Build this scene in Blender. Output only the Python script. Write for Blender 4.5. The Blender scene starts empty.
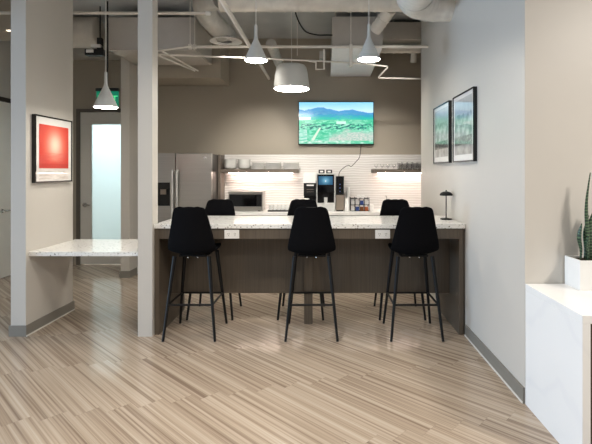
import bpy, bmesh, math, random
from mathutils import Vector, Matrix
random.seed(7)
PI = math.pi
SC = bpy.context.scene
COL = SC.collection

# ------------------------------------------------------------------ materials
def lin(c):
    return tuple(((v/255)/12.92 if v/255 <= .04045 else ((v/255+.055)/1.055)**2.4) for v in c)

class NT:
    """small wrapper for building node trees"""
    def __init__(s, name):
        s.m = bpy.data.materials.new(name); s.m.use_nodes = True
        s.t = s.m.node_tree; s.b = s.t.nodes['Principled BSDF']
    def n(s, kind, **kw):
        nd = s.t.nodes.new(kind)
        for k, v in kw.items(): setattr(nd, k, v)
        return nd
    def l(s, a, b): s.t.links.new(a, b)
    def set(s, sock, v):
        if hasattr(v, 'is_linked') or hasattr(v, 'links'): s.l(v, sock)
        else: sock.default_value = v
    def math(s, op, a, b=0.0, c=0.0):
        nd = s.n('ShaderNodeMath', operation=op)
        s.set(nd.inputs[0], a); s.set(nd.inputs[1], b); s.set(nd.inputs[2], c)
        return nd.outputs[0]
    def coord(s): return s.n('ShaderNodeTexCoord').outputs['Object']
    def noise(s, vec, scale, detail=3, rough=.5):
        nd = s.n('ShaderNodeTexNoise'); nd.inputs['Scale'].default_value = scale
        nd.inputs['Detail'].default_value = detail; nd.inputs['Roughness'].default_value = rough
        s.l(vec, nd.inputs['Vector']); return nd.outputs['Fac']
    def ramp(s, fac, stops):
        nd = s.n('ShaderNodeValToRGB'); e = nd.color_ramp.elements
        while len(e) < len(stops): e.new(.5)
        for el, (p, c) in zip(e, stops):
            el.position = p; el.color = (*c, 1)
        s.l(fac, nd.inputs[0]); return nd.outputs[0]
    def bump(s, h, strength=.2, dist=.01):
        nd = s.n('ShaderNodeBump'); nd.inputs['Strength'].default_value = strength
        nd.inputs['Distance'].default_value = dist
        s.l(h, nd.inputs['Height']); s.l(nd.outputs[0], s.b.inputs['Normal'])
    def mapping(s, vec, scale=(1,1,1), rot=(0,0,0)):
        nd = s.n('ShaderNodeMapping'); nd.inputs['Scale'].default_value = scale
        nd.inputs['Rotation'].default_value = rot; s.l(vec, nd.inputs['Vector']); return nd.outputs[0]

def plain(name, rgb, rough=.5, metal=0, var=.06, scale=6, coat=0, spec=.5, bump=0, bscale=200):
    t = NT(name); c = lin(rgb); co = t.coord()
    f = t.noise(co, scale)
    a = tuple(max(0, v*(1-var)) for v in c); b = tuple(min(1, v*(1+var)) for v in c)
    t.l(t.ramp(f, [(.3, a), (.7, b)]), t.b.inputs['Base Color'])
    t.b.inputs['Roughness'].default_value = rough; t.b.inputs['Metallic'].default_value = metal
    t.b.inputs['Specular IOR Level'].default_value = spec
    t.b.inputs['Coat Weight'].default_value = coat; t.b.inputs['Coat Roughness'].default_value = .03
    if bump: t.bump(t.noise(co, bscale, 2), bump, .003)
    return t.m

def glow(name, rgb, strength, base=(230,230,230)):
    t = NT(name); t.b.inputs['Base Color'].default_value = (*lin(base), 1)
    t.b.inputs['Emission Color'].default_value = (*lin(rgb), 1)
    t.b.inputs['Emission Strength'].default_value = strength
    return t.m

def quartz(name, base=(238,237,233), fleck=(120,112,104)):
    t = NT(name); co = t.coord()
    v = t.n('ShaderNodeTexVoronoi'); v.inputs['Scale'].default_value = 50; t.l(co, v.inputs['Vector'])
    sep = t.n('ShaderNodeSeparateColor'); t.l(v.outputs['Color'], sep.inputs[0])
    size = t.math('MULTIPLY', sep.outputs[0], .34)
    dot = t.math('LESS_THAN', v.outputs['Distance'], size)
    pick = t.math('GREATER_THAN', sep.outputs[1], .45)
    f = t.math('MULTIPLY', dot, pick)
    v2 = t.n('ShaderNodeTexVoronoi'); v2.inputs['Scale'].default_value = 90; t.l(co, v2.inputs['Vector'])
    s2 = t.n('ShaderNodeSeparateColor'); t.l(v2.outputs['Color'], s2.inputs[0])
    f2 = t.math('MULTIPLY', t.math('LESS_THAN', v2.outputs['Distance'], .3), t.math('GREATER_THAN', s2.outputs[2], .72))
    mx = t.n('ShaderNodeMix', data_type='RGBA'); mx.inputs[6].default_value = (*lin(base),1); mx.inputs[7].default_value = (*lin((172,167,160)),1)
    t.l(f2, mx.inputs[0])
    m2 = t.n('ShaderNodeMix', data_type='RGBA'); t.l(mx.outputs[2], m2.inputs[6]); m2.inputs[7].default_value = (*lin(fleck),1)
    t.l(f, m2.inputs[0]); t.l(m2.outputs[2], t.b.inputs['Base Color'])
    t.b.inputs['Roughness'].default_value = .12
    return t.m

def veined(name):
    t = NT(name); co = t.coord()
    w = t.n('ShaderNodeTexWave'); w.inputs['Scale'].default_value = 1.1; w.inputs['Distortion'].default_value = 9
    w.inputs['Detail'].default_value = 3; t.l(t.mapping(co, (1,1,1), (.5,.7,.3)), w.inputs['Vector'])
    t.l(t.ramp(w.outputs['Fac'], [(0, lin((234,234,234))), (.05, lin((237,237,236))), (1, lin((238,238,237)))]), t.b.inputs['Base Color'])
    t.b.inputs['Roughness'].default_value = .22
    return t.m

def grain(name, dark, light, axis='Z', rough=.45):
    t = NT(name); co = t.coord()
    sc = {'Z': (60,60,1.2), 'X': (1.2,60,60)}[axis]
    f = t.noise(t.mapping(co, sc), 1.5, 4, .65)
    t.l(t.ramp(f, [(.3, lin(dark)), (.7, lin(light))]), t.b.inputs['Base Color'])
    t.b.inputs['Roughness'].default_value = rough
    return t.m

def floor_mat():
    t = NT('striped_plank'); co = t.coord(); A = math.radians(-43); W = .165; L = .92
    sp = t.n('ShaderNodeSeparateXYZ'); t.l(co, sp.inputs[0]); x, y = sp.outputs[0], sp.outputs[1]
    u = t.math('ADD', t.math('MULTIPLY', x, math.cos(A)), t.math('MULTIPLY', y, math.sin(A)))
    v = t.math('ADD', t.math('MULTIPLY', x, -math.sin(A)), t.math('MULTIPLY', y, math.cos(A)))
    row = t.math('FLOOR', t.math('DIVIDE', v, W))
    us = t.math('DIVIDE', t.math('SUBTRACT', u, t.math('MULTIPLY', row, .6*W)), L)
    colm = t.math('FLOOR', us)
    cv = t.n('ShaderNodeCombineXYZ'); t.l(row, cv.inputs[0]); t.l(colm, cv.inputs[1])
    wn = t.n('ShaderNodeTexWhiteNoise'); wn.noise_dimensions = '2D'; t.l(cv.outputs[0], wn.inputs['Vector'])
    r = wn.outputs['Value']
    def stripes(fu, fv, shift):
        c = t.n('ShaderNodeCombineXYZ')
        t.l(t.math('ADD', t.math('MULTIPLY', u, fu), t.math('MULTIPLY', r, 31)), c.inputs[0])
        t.l(t.math('ADD', t.math('MULTIPLY', v, fv), t.math('MULTIPLY', colm, shift)), c.inputs[1])
        return c.outputs[0]
    f1 = t.noise(stripes(.25, 36, 7.3), 1, 2, .5)
    f2 = t.noise(stripes(.8, 95, 3.1), 1, 2, .6)
    f3 = t.noise(stripes(.2, 7, 5.7), 1, 1, .5)
    f = t.math('ADD', t.math('ADD', t.math('MULTIPLY', f1, .58), t.math('MULTIPLY', f2, .30)), t.math('MULTIPLY', f3, .12))
    f = t.math('ADD', f, t.math('MULTIPLY', t.math('SUBTRACT', r, .5), .05))
    colr = t.ramp(f, [(.36, lin((128,111,97))), (.46, lin((158,142,125))), (.54, lin((175,160,143))), (.64, lin((187,174,158)))])
    vf = t.math('FRACT', t.math('DIVIDE', v, W)); uf = t.math('FRACT', us)
    seam = t.math('MAXIMUM', t.math('LESS_THAN', vf, .012), t.math('LESS_THAN', uf, .003))
    mx = t.n('ShaderNodeMix', data_type='RGBA'); t.l(t.math('MULTIPLY', seam, .25), mx.inputs[0])
    t.l(colr, mx.inputs[6]); mx.inputs[7].default_value = (*lin((100,86,72)),1)
    t.l(mx.outputs[2], t.b.inputs['Base Color'])
    t.b.inputs['Roughness'].default_value = .15
    t.bump(f, .03, .002)
    return t.m

def tile_mat():
    t = NT('wavy_white_tile'); co = t.coord()
    w = t.n('ShaderNodeTexWave', bands_direction='Z'); w.inputs['Scale'].default_value = 8
    w.inputs['Distortion'].default_value = 3.2; w.inputs['Detail'].default_value = 1; w.inputs['Detail Scale'].default_value = .6
    t.l(t.mapping(co, (.55,1,1)), w.inputs['Vector'])
    t.l(t.ramp(w.outputs['Fac'], [(0, lin((214,209,205))), (.6, lin((229,226,223)))]), t.b.inputs['Base Color'])
    t.b.inputs['Roughness'].default_value = .35
    t.bump(w.outputs['Fac'], .3, .014)
    return t.m

def steel_mat(name, rgb, rough=.3):
    t = NT(name); co = t.coord()
    f = t.noise(t.mapping(co, (2,2,160)), 1, 2)
    c = lin(rgb)
    t.l(t.ramp(f, [(.3, tuple(v*.94 for v in c)), (.7, tuple(v*1.05 for v in c))]), t.b.inputs['Base Color'])
    t.b.inputs['Metallic'].default_value = 1; t.b.inputs['Roughness'].default_value = rough
    return t.m

def clear_mat(name, rgb=(255,255,255), rough=.02):
    t = NT(name); t.b.inputs['Base Color'].default_value = (*lin(rgb),1)
    t.b.inputs['Transmission Weight'].default_value = 1; t.b.inputs['Roughness'].default_value = rough
    t.b.inputs['IOR'].default_value = 1.45
    return t.m

def painted(name, emit=0, coat=0, rough=.5):
    """uses the mesh's own picture colours (an image printed or shown on that surface)"""
    t = NT(name); a = t.n('ShaderNodeAttribute', attribute_name='picture')
    t.l(a.outputs['Color'], t.b.inputs['Base Color'])
    t.b.inputs['Roughness'].default_value = rough
    if emit:
        t.b.inputs['Base Color'].default_value = (0,0,0,1)
        for lk in list(t.b.inputs['Base Color'].links): t.t.links.remove(lk)
        t.l(a.outputs['Color'], t.b.inputs['Emission Color']); t.b.inputs['Emission Strength'].default_value = emit
    if coat:
        t.b.inputs['Coat Weight'].default_value = coat; t.b.inputs['Coat Roughness'].default_value = .01
        t.b.inputs['Coat IOR'].default_value = 2.2
    return t.m

def leaf_mat():
    t = NT('snake_plant_leaf'); co = t.coord()
    w = t.n('ShaderNodeTexWave', bands_direction='Z'); w.inputs['Scale'].default_value = 16
    w.inputs['Distortion'].default_value = 5; w.inputs['Detail'].default_value = 3; t.l(co, w.inputs['Vector'])
    t.l(t.ramp(w.outputs['Fac'], [(.2, lin((22,42,30))), (.6, lin((38,66,46))), (.95, lin((84,108,78)))]), t.b.inputs['Base Color'])
    t.b.inputs['Roughness'].default_value = .4
    return t.m

PAINT = (200,195,187)
M = dict(
    taupe=plain('taupe_wall_paint', (170,161,146), .5, var=.015, scale=1.5),
    wall=plain('greige_wall_paint', PAINT, .42, var=.015, scale=1.5),
    ceil=plain('grey_deck_paint', (190,192,192), .8, var=.08, scale=2),
    base=plain('grey_vinyl_base', (128,124,116), .5, var=.03),
    caulk=plain('white_caulk', (215,212,205), .5),
    floor=floor_mat(), quartz=quartz('speckled_quartz'), veined=veined('veined_white_quartz'),
    wood=grain('grey_brown_laminate', (78,69,59), (94,84,72)), darkwood=grain('dark_walnut', (44,32,26), (66,50,40)),
    shelfwood=grain('grey_shelf_laminate', (98,88,80), (122,112,102), 'X'),
    fabric=plain('black_fabric', (8,8,11), .95, var=.15, scale=300, spec=.12, bump=.2, bscale=900),
    blackmetal=plain('black_powder_coat', (7,7,8), .55, var=.1, spec=.3),
    blackplastic=plain('black_plastic', (18,18,20), .35, var=.1),
    blackgloss=plain('black_gloss', (8,8,10), .08, var=.1),
    white=plain('white_plastic', (232,231,228), .35, var=.02), china=plain('white_china', (222,222,219), .15, var=.01),
    shade=plain('pale_grey_enamel', (208,210,208), .4, var=.02),
    duct=plain('painted_duct', (218,212,202), .55, var=.06, scale=8), flex=plain('grey_flex_duct', (186,184,178), .5, var=.1, scale=10),
    galv=plain('galvanised_duct', (222,219,213), .4, metal=.15, var=.08, scale=9),
    pipe=plain('painted_pipe', (226,221,213), .5, var=.05), unit=plain('painted_sheet_metal', (186,180,172), .5, var=.04),
    unitwhite=plain('white_ceiling_panel', (242,241,243), .5, var=.03),
    steel=steel_mat('brushed_steel', (184,181,176), .33), steeldark=plain('dark_grey_side_panel', (92,88,86), .3, metal=.6, var=.06),
    chrome=plain('satin_nickel', (196,194,190), .25, metal=1, var=.03),
    tile=tile_mat(), silver=plain('silver_plastic', (206,206,204), .35, metal=.2), glass=clear_mat('clear_glass'), darkglass=clear_mat('smoked_glass', (90,95,98)),
    doorwhite=plain('white_door_paint', (216,213,206), .45, var=.02), doorframe=plain('taupe_door_frame', (98,92,85), .5, var=.03),
    darkframe=plain('dark_bronze_frame', (58,54,50), .45, var=.05),
    soil=plain('dark_soil', (52,42,34), .95, var=.5, scale=70, bump=.8, bscale=60), leaf=leaf_mat(),
    rubber=plain('black_cable', (22,22,22), .6), copper=plain('red_brown_conduit', (128,70,56), .5),
    led=glow('led_strip', (255,228,214), 40), bulb=glow('pendant_diffuser', (255,248,236), 64),
    exitgreen=glow('green_exit_panel', (4,122,90), .8, (10,70,55)), exitletter=glow('green_exit_letters', (90,235,150), .9, (60,160,110)),
    mat=plain('white_mat_board', (226,224,220), .6, var=.01, coat=1), cardboard=plain('brown_paper', (150,112,78), .7),
    blue=plain('blue_pod', (60,84,150), .4), orange=plain('orange_pod', (196,106,60), .4), amber=plain('amber_pod', (150,96,60), .4),
    beige=plain('beige_steel', (150,138,126), .4, metal=.4),
)

# ------------------------------------------------------------------ mesh helpers
class MB:
    def __init__(s): s.bm = bmesh.new()
    def box(s, x0, x1, y0, y1, z0, z1, bev=0):
        g = bmesh.ops.create_cube(s.bm, size=1)['verts']
        for v in g:
            v.co = Vector((x0+(v.co.x+.5)*(x1-x0), y0+(v.co.y+.5)*(y1-y0), z0+(v.co.z+.5)*(z1-z0)))
        if bev:
            es = list({e for v in g for e in v.link_edges})
            bmesh.ops.bevel(s.bm, geom=es, offset=bev, segments=2, profile=.6, affect='EDGES')
        return s
    def lathe(s, prof, seg=32, c=(0,0,0), axis='Z', cap=True):
        """prof: (radius, height) list revolved round the axis through c"""
        rings = []
        for r, h in prof:
            ring = []
            for k in range(seg):
                a = 2*PI*k/seg
                p = {'Z': (r*math.cos(a), r*math.sin(a), h), 'X': (h, r*math.cos(a), r*math.sin(a)), 'Y': (r*math.sin(a), h, r*math.cos(a))}[axis]
                ring.append(s.bm.verts.new((c[0]+p[0], c[1]+p[1], c[2]+p[2])))
            rings.append(ring)
        for a, b in zip(rings, rings[1:]):
            for k in range(seg): s.bm.faces.new((a[k], a[(k+1)%seg], b[(k+1)%seg], b[k]))
        if cap:
            s.bm.faces.new(list(reversed(rings[0]))); s.bm.faces.new(rings[-1])
        return s
    def tube(s, pts, r, seg=12, radii=None, cap=True):
        pts = [Vector(p) for p in pts]; rings = []; prev = None
        for i, p in enumerate(pts):
            d = (pts[min(i+1, len(pts)-1)] - pts[max(i-1, 0)]).normalized()
            if prev is None:
                a = d.orthogonal().normalized()
            else:
                a = (prev - d*prev.dot(d)).normalized()
            prev = a; b = d.cross(a); rr = radii[i] if radii else r
            rings.append([s.bm.verts.new(p + a*rr*math.cos(2*PI*k/seg) + b*rr*math.sin(2*PI*k/seg)) for k in range(seg)])
        for a, b in zip(rings, rings[1:]):
            for k in range(seg): s.bm.faces.new((a[k], a[(k+1)%seg], b[(k+1)%seg], b[k]))
        if cap:
            s.bm.faces.new(list(reversed(rings[0]))); s.bm.faces.new(rings[-1])
        return s
    def build(s, name, mat, parent=None, smooth=False, rel=True):
        bmesh.ops.recalc_face_normals(s.bm, faces=s.bm.faces)
        if parent is not None and rel:
            off = Vector(parent.location); p = parent.parent
            while p: off += Vector(p.location); p = p.parent
            for v in s.bm.verts: v.co -= off
        me = bpy.data.meshes.new(name); s.bm.to_mesh(me); s.bm.free()
        me.materials.append(M[mat] if isinstance(mat, str) else mat)
        if smooth:
            for p in me.polygons: p.use_smooth = True
            try: me.set_sharp_from_angle(angle=math.radians(38))
            except Exception: pass
        o = bpy.data.objects.new(name, me); COL.objects.link(o)
        if parent is not None: o.parent = parent
        return o

def tag(o, label, cat, group=None):
    o['label'] = label; o['category'] = cat
    if group: o['group'] = group
    return o
def thing(name, loc, label, cat, group=None):
    o = bpy.data.objects.new(name, None); o.location = loc; o.empty_display_size = .1; COL.objects.link(o)
    return tag(o, label, cat, group)
def struct(o): o['kind'] = 'structure'; return o
def copy_tree(o, parent=None):
    c = o.copy(); COL.objects.link(c)
    if parent is not None: c.parent = parent
    for ch in list(o.children): copy_tree(ch, c)
    return c
def bez(pts, n=10):
    """Catmull-Rom through points"""
    P = [Vector(p) for p in pts]; P = [P[0]*2-P[1]] + P + [P[-1]*2-P[-2]]; out = []
    for i in range(1, len(P)-2):
        for k in range(n):
            t = k/n; a, b, c, d = P[i-1], P[i], P[i+1], P[i+2]
            out.append(.5*((2*b)+(c-a)*t+(2*a-5*b+4*c-d)*t*t+(3*b-3*c+d-a)*t**3))
    return out + [P[-2]]

def picture(name, fn, w, h, nx, ny, to, mat, parent):
    """flat sheet whose colours are fn(u,v); to(a,b) places it, a,b in 0..1"""
    bm = bmesh.new(); lay = bm.loops.layers.float_color.new('picture')
    V = [[bm.verts.new(to(i/nx, j/ny)) for i in range(nx+1)] for j in range(ny+1)]
    cc = [[(*lin(fn((i)/nx, (j)/ny)), 1) for i in range(nx+1)] for j in range(ny+1)]
    for j in range(ny):
        for i in range(nx):
            f = bm.faces.new((V[j][i], V[j][i+1], V[j+1][i+1], V[j+1][i]))
            for lp, (a, b) in zip(f.loops, ((i,j),(i+1,j),(i+1,j+1),(i,j+1))): lp[lay] = cc[b][a]
    off = Vector(parent.location)
    for v in bm.verts: v.co -= off
    me = bpy.data.meshes.new(name); bm.to_mesh(me); bm.free(); me.materials.append(mat)
    o = bpy.data.objects.new(name, me); COL.objects.link(o); o.parent = parent
    return o

from mathutils import noise as mn
def fbm(x, y, s=0): return mn.fractal(Vector((x, y, s)), 1.0, 2.0, 4)   # about -1..1
def mix(a, b, t):
    t = max(0, min(1, t)); return tuple(p+(q-p)*t for p, q in zip(a, b))

# ------------------------------------------------------------------ key dimensions (metres; camera at the origin of X,Y)
H = 1.55; CEIL = 3.72; BACK = 7.4; XR = 1.335; XL = -4.62

# ------------------------------------------------------------------ setting
def sbox(name, mat, *a, bev=0):
    return struct(MB().box(*a, bev=bev).build(name, mat))
sbox('floor', 'floor', XL-.1, 4.7, -2.5, BACK+.1, -.1, 0)
sbox('ceiling', 'ceil', XL-.1, 4.7, -2.5, BACK+.1, CEIL, CEIL+.1)
# back wall with an opening for the frosted door
DX0, DX1, DZ = -4.06, -2.99, 2.56
b = MB(); b.box(XL-.1, DX0, BACK, BACK+.1, 0, CEIL); b.box(DX0, DX1, BACK, BACK+.1, DZ, CEIL); b.box(DX1, 4.7, BACK, BACK+.1, 0, CEIL)
struct(b.build('wall_back', 'taupe'))
# lit room beyond the frosted door
b = MB(); b.box(-5.0, -2.4, 9.2, 9.3, 0, 3); b.box(-5.1, -5.0, BACK+.1, 9.3, 0, 3); b.box(-2.4, -2.3, BACK+.1, 9.3, 0, 3)
b.box(-5.1, -2.3, BACK+.1, 9.3, 3, 3.1); b.box(-5.1, -2.3, BACK+.1, 9.3, -.1, 0)
struct(b.build('wall_beyond', 'wall'))
# left wall with an opening for the second door
EY0, EY1, EZ = 5.75, 6.85, 2.60
b = MB(); b.box(XL-.1, XL, 4.1, EY0, 0, CEIL); b.box(XL-.1, XL, -2.5, 4.1, 2.7, CEIL); b.box(XL-.1, XL, EY0, EY1, EZ, CEIL); b.box(XL-.1, XL, EY1, BACK, 0, CEIL)
struct(b.build('wall_left', 'wall'))
b = MB(); b.box(XR, XR+.16, 2.99, 6.19, 0, CEIL)
struct(b.build('wall_right', 'wall'))
sbox('wall_front_right', 'wall', XR+.16, 4.7, 2.99, 3.15, 0, CEIL)
sbox('wall_far_right', 'wall', 4.6, 4.7, -2.5, 2.99, 0, CEIL)
sbox('wall_kitchen_right', 'wall', 2.6, 2.7, 3.15, BACK, 0, CEIL)
sbox('wall_stub', 'wall', -2.93, -2.79, 4.21, 5.0, 0, CEIL)
sbox('wall_corridor', 'wall', -2.935, -2.81, 6.5, BACK, 0, CEIL)
sbox('wall_post', 'wall', -1.738, -1.602, 4.2, 4.337, 0, CEIL)
b = MB(); b.box(-2.81, -1.556, 6.77, BACK, 2.94, CEIL); struct(b.build('soffit', 'taupe'))
b = MB(); b.box(XL, -3.45, 5.6, 6.0, 3.28, CEIL); struct(b.build('bulkhead', 'taupe'))
def baseb(name, *a):
    return sbox(name, 'base', *a)
baseb('baseboard_right', XR-.012, XR, 2.992, 4.225, 0, .105)
sbox('trim_1', 'caulk', XR-.018, XR-.0125, 2.992, 4.22, 0, .012)
b = MB(); b.box(-2.942, -2.778, 4.198, 4.21, 0, .10); b.box(-2.79, -2.778, 4.21, 5.012, 0, .10); b.box(-2.942, -2.93, 4.21, 5.012, 0, .1)
struct(b.build('baseboard_stub', 'base'))
sbox('trim_2', 'caulk', -2.7775, -2.772, 4.198, 5.01, 0, .012)
b = MB(); b.box(-2.947, -2.798, 6.488, 6.5, 0, .10); b.box(-2.81, -2.798, 6.5, 6.74, 0, .10)
struct(b.build('baseboard_corridor', 'base'))
baseb('baseboard_back', XL, DX0-.06, BACK-.012, BACK, 0, .1)
baseb('baseboard_left', XL, XL+.012, 4.1, EY0-.08, 0, .1)
sbox('backsplash', 'tile', -1.63, 2.598, BACK-.012, BACK-.0005, .914, 1.813)

# frosted door in the back wall
def lever(parent, x, y, z, dx, face='Y'):
    b = MB()
    if face == 'Y':
        b.lathe([(.036, -.014), (.036, 0)], 20, (x, y, z), 'Y'); b.tube([(x, y-.01, z), (x, y-.05, z), (x+dx*.3, y-.055, z), (x+dx, y-.055, z)], .014, 10)
    else:
        b.lathe([(.03, 0), (.03, .012)], 20, (x, y, z), 'X'); b.tube([(x+.01, y, z), (x+.05, y, z), (x+.055, y+dx*.3, z), (x+.055, y+dx, z)], .01, 10)
    o = b.build('door_handle', 'chrome', parent, True); o['label'] = 'satin nickel lever handle'
d = bpy.data.objects.new('door_1', None); d.location = (-3.525, BACK, 0); COL.objects.link(d); struct(d)
d['label'] = 'white door with tall frosted glass pane, half hidden by the corridor wall'
b = MB(); b.box(DX0-.0, DX0+.05, BACK-.03, BACK+.1, 0, DZ); b.box(DX1-.05, DX1, BACK-.03, BACK+.1, 0, DZ); b.box(DX0+.05, DX1-.05, BACK-.03, BACK+.1, DZ-.05, DZ)
o = b.build('door_frame', 'doorframe', d)
gx0, gx1, gz0, gz1 = -3.82, -3.23, .25, 2.315
b = MB(); b.box(DX0+.055, gx0, BACK, BACK+.045, .01, DZ-.055); b.box(gx1, DX1-.055, BACK, BACK+.045, .01, DZ-.055)
b.box(gx0, gx1, BACK, BACK+.045, .01, gz0); b.box(gx0, gx1, BACK, BACK+.045, gz1, DZ-.055)
b.build('door_panel', 'doorwhite', d)
t = NT('frosted_glass'); t.b.inputs['Base Color'].default_value = (*lin((226,238,240)),1); t.b.inputs['Roughness'].default_value = .35
tr = t.n('ShaderNodeBsdfTranslucent'); tr.inputs[0].default_value = (*lin((226,240,243)),1)
ms = t.n('ShaderNodeMixShader'); ms.inputs[0].default_value = .6
t.l(t.b.outputs[0], ms.inputs[1]); t.l(tr.outputs[0], ms.inputs[2]); t.l(ms.outputs[0], t.t.nodes['Material Output'].inputs[0])
M['frosted'] = t.m
MB().box(gx0, gx1, BACK+.016, BACK+.028, gz0, gz1).build('frosted_pane', 'frosted', d)
lever(d, -3.93, BACK, .985, .11)

# door in the left wall
d = bpy.data.objects.new('door_2', None); d.location = (XL, 6.3, 0); COL.objects.link(d); struct(d)
d['label'] = 'white door at the left edge, mostly hidden by the stub wall'
b = MB(); b.box(XL-.1, XL+.03, EY0, EY0+.06, 0, EZ); b.box(XL-.1, XL+.03, EY1-.06, EY1, 0, EZ); b.box(XL-.1, XL+.03, EY0+.06, EY1-.06, EZ-.06, EZ)
b.build('door_frame', 'darkframe', d)
MB().box(XL-.05, XL, EY0+.062, EY1-.062, .01, EZ-.062).build('door_panel', 'doorwhite', d)
lever(d, XL, 6.45, .97, .1, 'X')
b = MB(); b.lathe([(.018, 0), (.018, .05), (.012, .055)], 14, (-2.97, 6.56, 0))
tag(b.build('door_stop', 'chrome', None, True), 'small metal door stop on the floor at the foot of the corridor wall', 'door stop')

# ------------------------------------------------------------------ island
isl = thing('kitchen_island', (-.13, 4.63, 0), 'grey brown laminate bar base under the speckled counter, with open knee space', 'island')
IX0, IX1, IY0, IY1 = -1.598, 1.318, 4.235, 5.03
for x0 in (IX0, IX1-.043):
    MB().box(x0, x0+.043, IY0+.01, IY1-.01, .0, 1.003, bev=.002).build('side_panel', 'wood', isl)
MB().box(IX0+.044, IX1-.044, IY0+.012, IY0+.034, .905, 1.003).build('front_rail', 'wood', isl)
MB().box(IX0+.044, IX1-.044, IY1-.034, IY1-.012, .905, 1.003).build('back_rail', 'wood', isl)
MB().box(IX0+.044, IX1-.044, 4.572, 4.60, .305, 1.003).build('centre_panel', 'wood', isl)
MB().box(-.20, -.115, 4.538, 4.571, 0, 1.003, bev=.002).build('leg', 'wood', isl)
tag(MB().box(IX0-.002, XR-.004, IY0, IY1, 1.0035, 1.045, bev=.003).build('countertop', 'quartz'), 'long white speckled quartz worktop on the bar island', 'countertop')
for x, lb in ((-.869, 'white double outlet on the island rail beside the stool nearest the post'), (.553, 'white double outlet on the island rail beside the stool nearest the right wall')):
    o = thing('power_outlet', (x, IY0+.012, .945), lb, 'outlet', 'outlets on the island rail')
    MB().box(x-.07, x+.07, IY0+.004, IY0+.012, .908, .99, bev=.003).build('cover_plate', 'white', o)
    for dx in (-.03, .03):
        f = MB().box(x+dx-.017, x+dx+.017, IY0+.002, IY0+.006, .93, .968, bev=.002).build('socket', 'white', o)
        b = MB(); b.box(x+dx-.008, x+dx-.005, IY0+.001, IY0+.003, .948, .96); b.box(x+dx+.005, x+dx+.008, IY0+.001, IY0+.003, .948, .96); b.lathe([(.003, 0), (.003, .002)], 8, (x+dx, IY0+.001, .938), 'Y')
        b.build('slot', 'blackplastic', f)
# desk ledge between stub wall and post
tag(MB().box(-2.79, -1.738, 4.25, 5.04, .74, .78, bev=.003).build('desk_ledge', 'quartz'), 'low white speckled quartz ledge spanning from the stub wall to the post', 'desk')

# ------------------------------------------------------------------ stools
def make_stool(label):
    root = thing('bar_stool', (0,0,0), label, 'stool', 'black bar stools at the island')
    # one-piece upholstered shell: stations along the centre line  y, z, half width, edge lift (up on seat, forward on back)
    ST = [(.225,.772,.145,.0,.01), (.215,.798,.178,.0,.015), (.16,.804,.208,.0,.022), (.07,.794,.217,.0,.03), (-.03,.778,.219,.0,.036),
          (-.11,.770,.221,.008,.050), (-.168,.782,.224,.026,.042), (-.197,.836,.223,.038,.020), (-.21,.93,.206,.042,.004), (-.222,1.03,.186,.038,0),
          (-.234,1.11,.168,.032,0), (-.2425,1.165,.155,.026,0), (-.247,1.193,.147,.022,0), (-.2495,1.211,.134,.017,0), (-.2505,1.218,.112,.012,0), (-.251,1.219,.08,.008,0)]
    NU = 12; bm = bmesh.new(); G = []
    for (y, z, hw, fy, fz) in ST:
        G.append([bm.verts.new((hw*u, y+fy*u*u, z+fz*u*u)) for u in [(-1+2*k/NU) for k in range(NU+1)]])
    for a, c in zip(G, G[1:]):
        for k in range(NU): bm.faces.new((a[k], a[k+1], c[k+1], c[k]))
    m = MB(); m.bm.free(); m.bm = bm
    sh = m.build('seat_shell', 'fabric', root, True)
    so = sh.modifiers.new('thick', 'SOLIDIFY'); so.thickness = .026; so.offset = 0
    ss = sh.modifiers.new('soft', 'SUBSURF'); ss.levels = 1; ss.render_levels = 2
    b = MB()
    pr = [(-.12,-.12), (.12,-.12), (.12,.12), (-.12,.12), (-.12,-.12)]
    for (x0,y0), (x1,y1) in zip(pr, pr[1:]): b.tube([(x0,y0,.757), (x1,y1,.757)], .011, 8)
    b.tube([(-.12,0,.757), (.12,0,.757)], .011, 8)
    fr = b.build('seat_bracket', 'blackmetal', root, True)
    for x in (-.045, .045):
        s_ = MB().lathe([(.0065, .738), (.0065, .748)], 10, (x, -.12, 0)).build('screw', 'chrome', fr); s_['label'] = 'bright steel screw'
    for sx in (-1, 1):
        for sy in (-1, 1):
            MB().tube([(sx*.235, sy*.2425, .006), (sx*.197, sy*.20, .38), (sx*.158, sy*.155, .757)], .012, 12, radii=[.0115, .0145, .0178]).build('leg', 'blackmetal', root, True)
    def at(z): k = z/.775; return (.235-.077*k, .2425-.0875*k)
    x, y = at(.325)
    for a, c in (((-x,-y), (x,-y)), ((x,-y), (x,y)), ((x,y), (-x,y)), ((-x,y), (-x,-y))):
        MB().tube([(*a, .325), (*c, .325)], .010, 10).build('footrest', 'blackmetal', root, True)
    return root
proto = make_stool('black upholstered bar stool on the near side of the island, nearest the post')
spots = [(-1.22, 4.307, 0, None),
         (-.115, 4.307, .01, 'black upholstered bar stool in the middle of the near side of the island'),
         (.840, 4.307, .01, 'black upholstered bar stool on the near side of the island, nearest the right wall'),
         (-1.18, 4.885, PI, 'black bar stool behind the counter in front of the refrigerator and microwave'),
         (-.238, 4.885, PI-.02, 'black bar stool behind the middle of the counter in front of the tray of cups'),
         (.81, 4.885, PI, 'black bar stool behind the counter below the shelf of glasses')]
for i, (x, y, a, lb) in enumerate(spots):
    o = proto if i == 0 else copy_tree(proto)
    o.location = (x, y, 0); o.rotation_euler = (0, 0, a)
    if lb: o['label'] = lb

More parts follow.
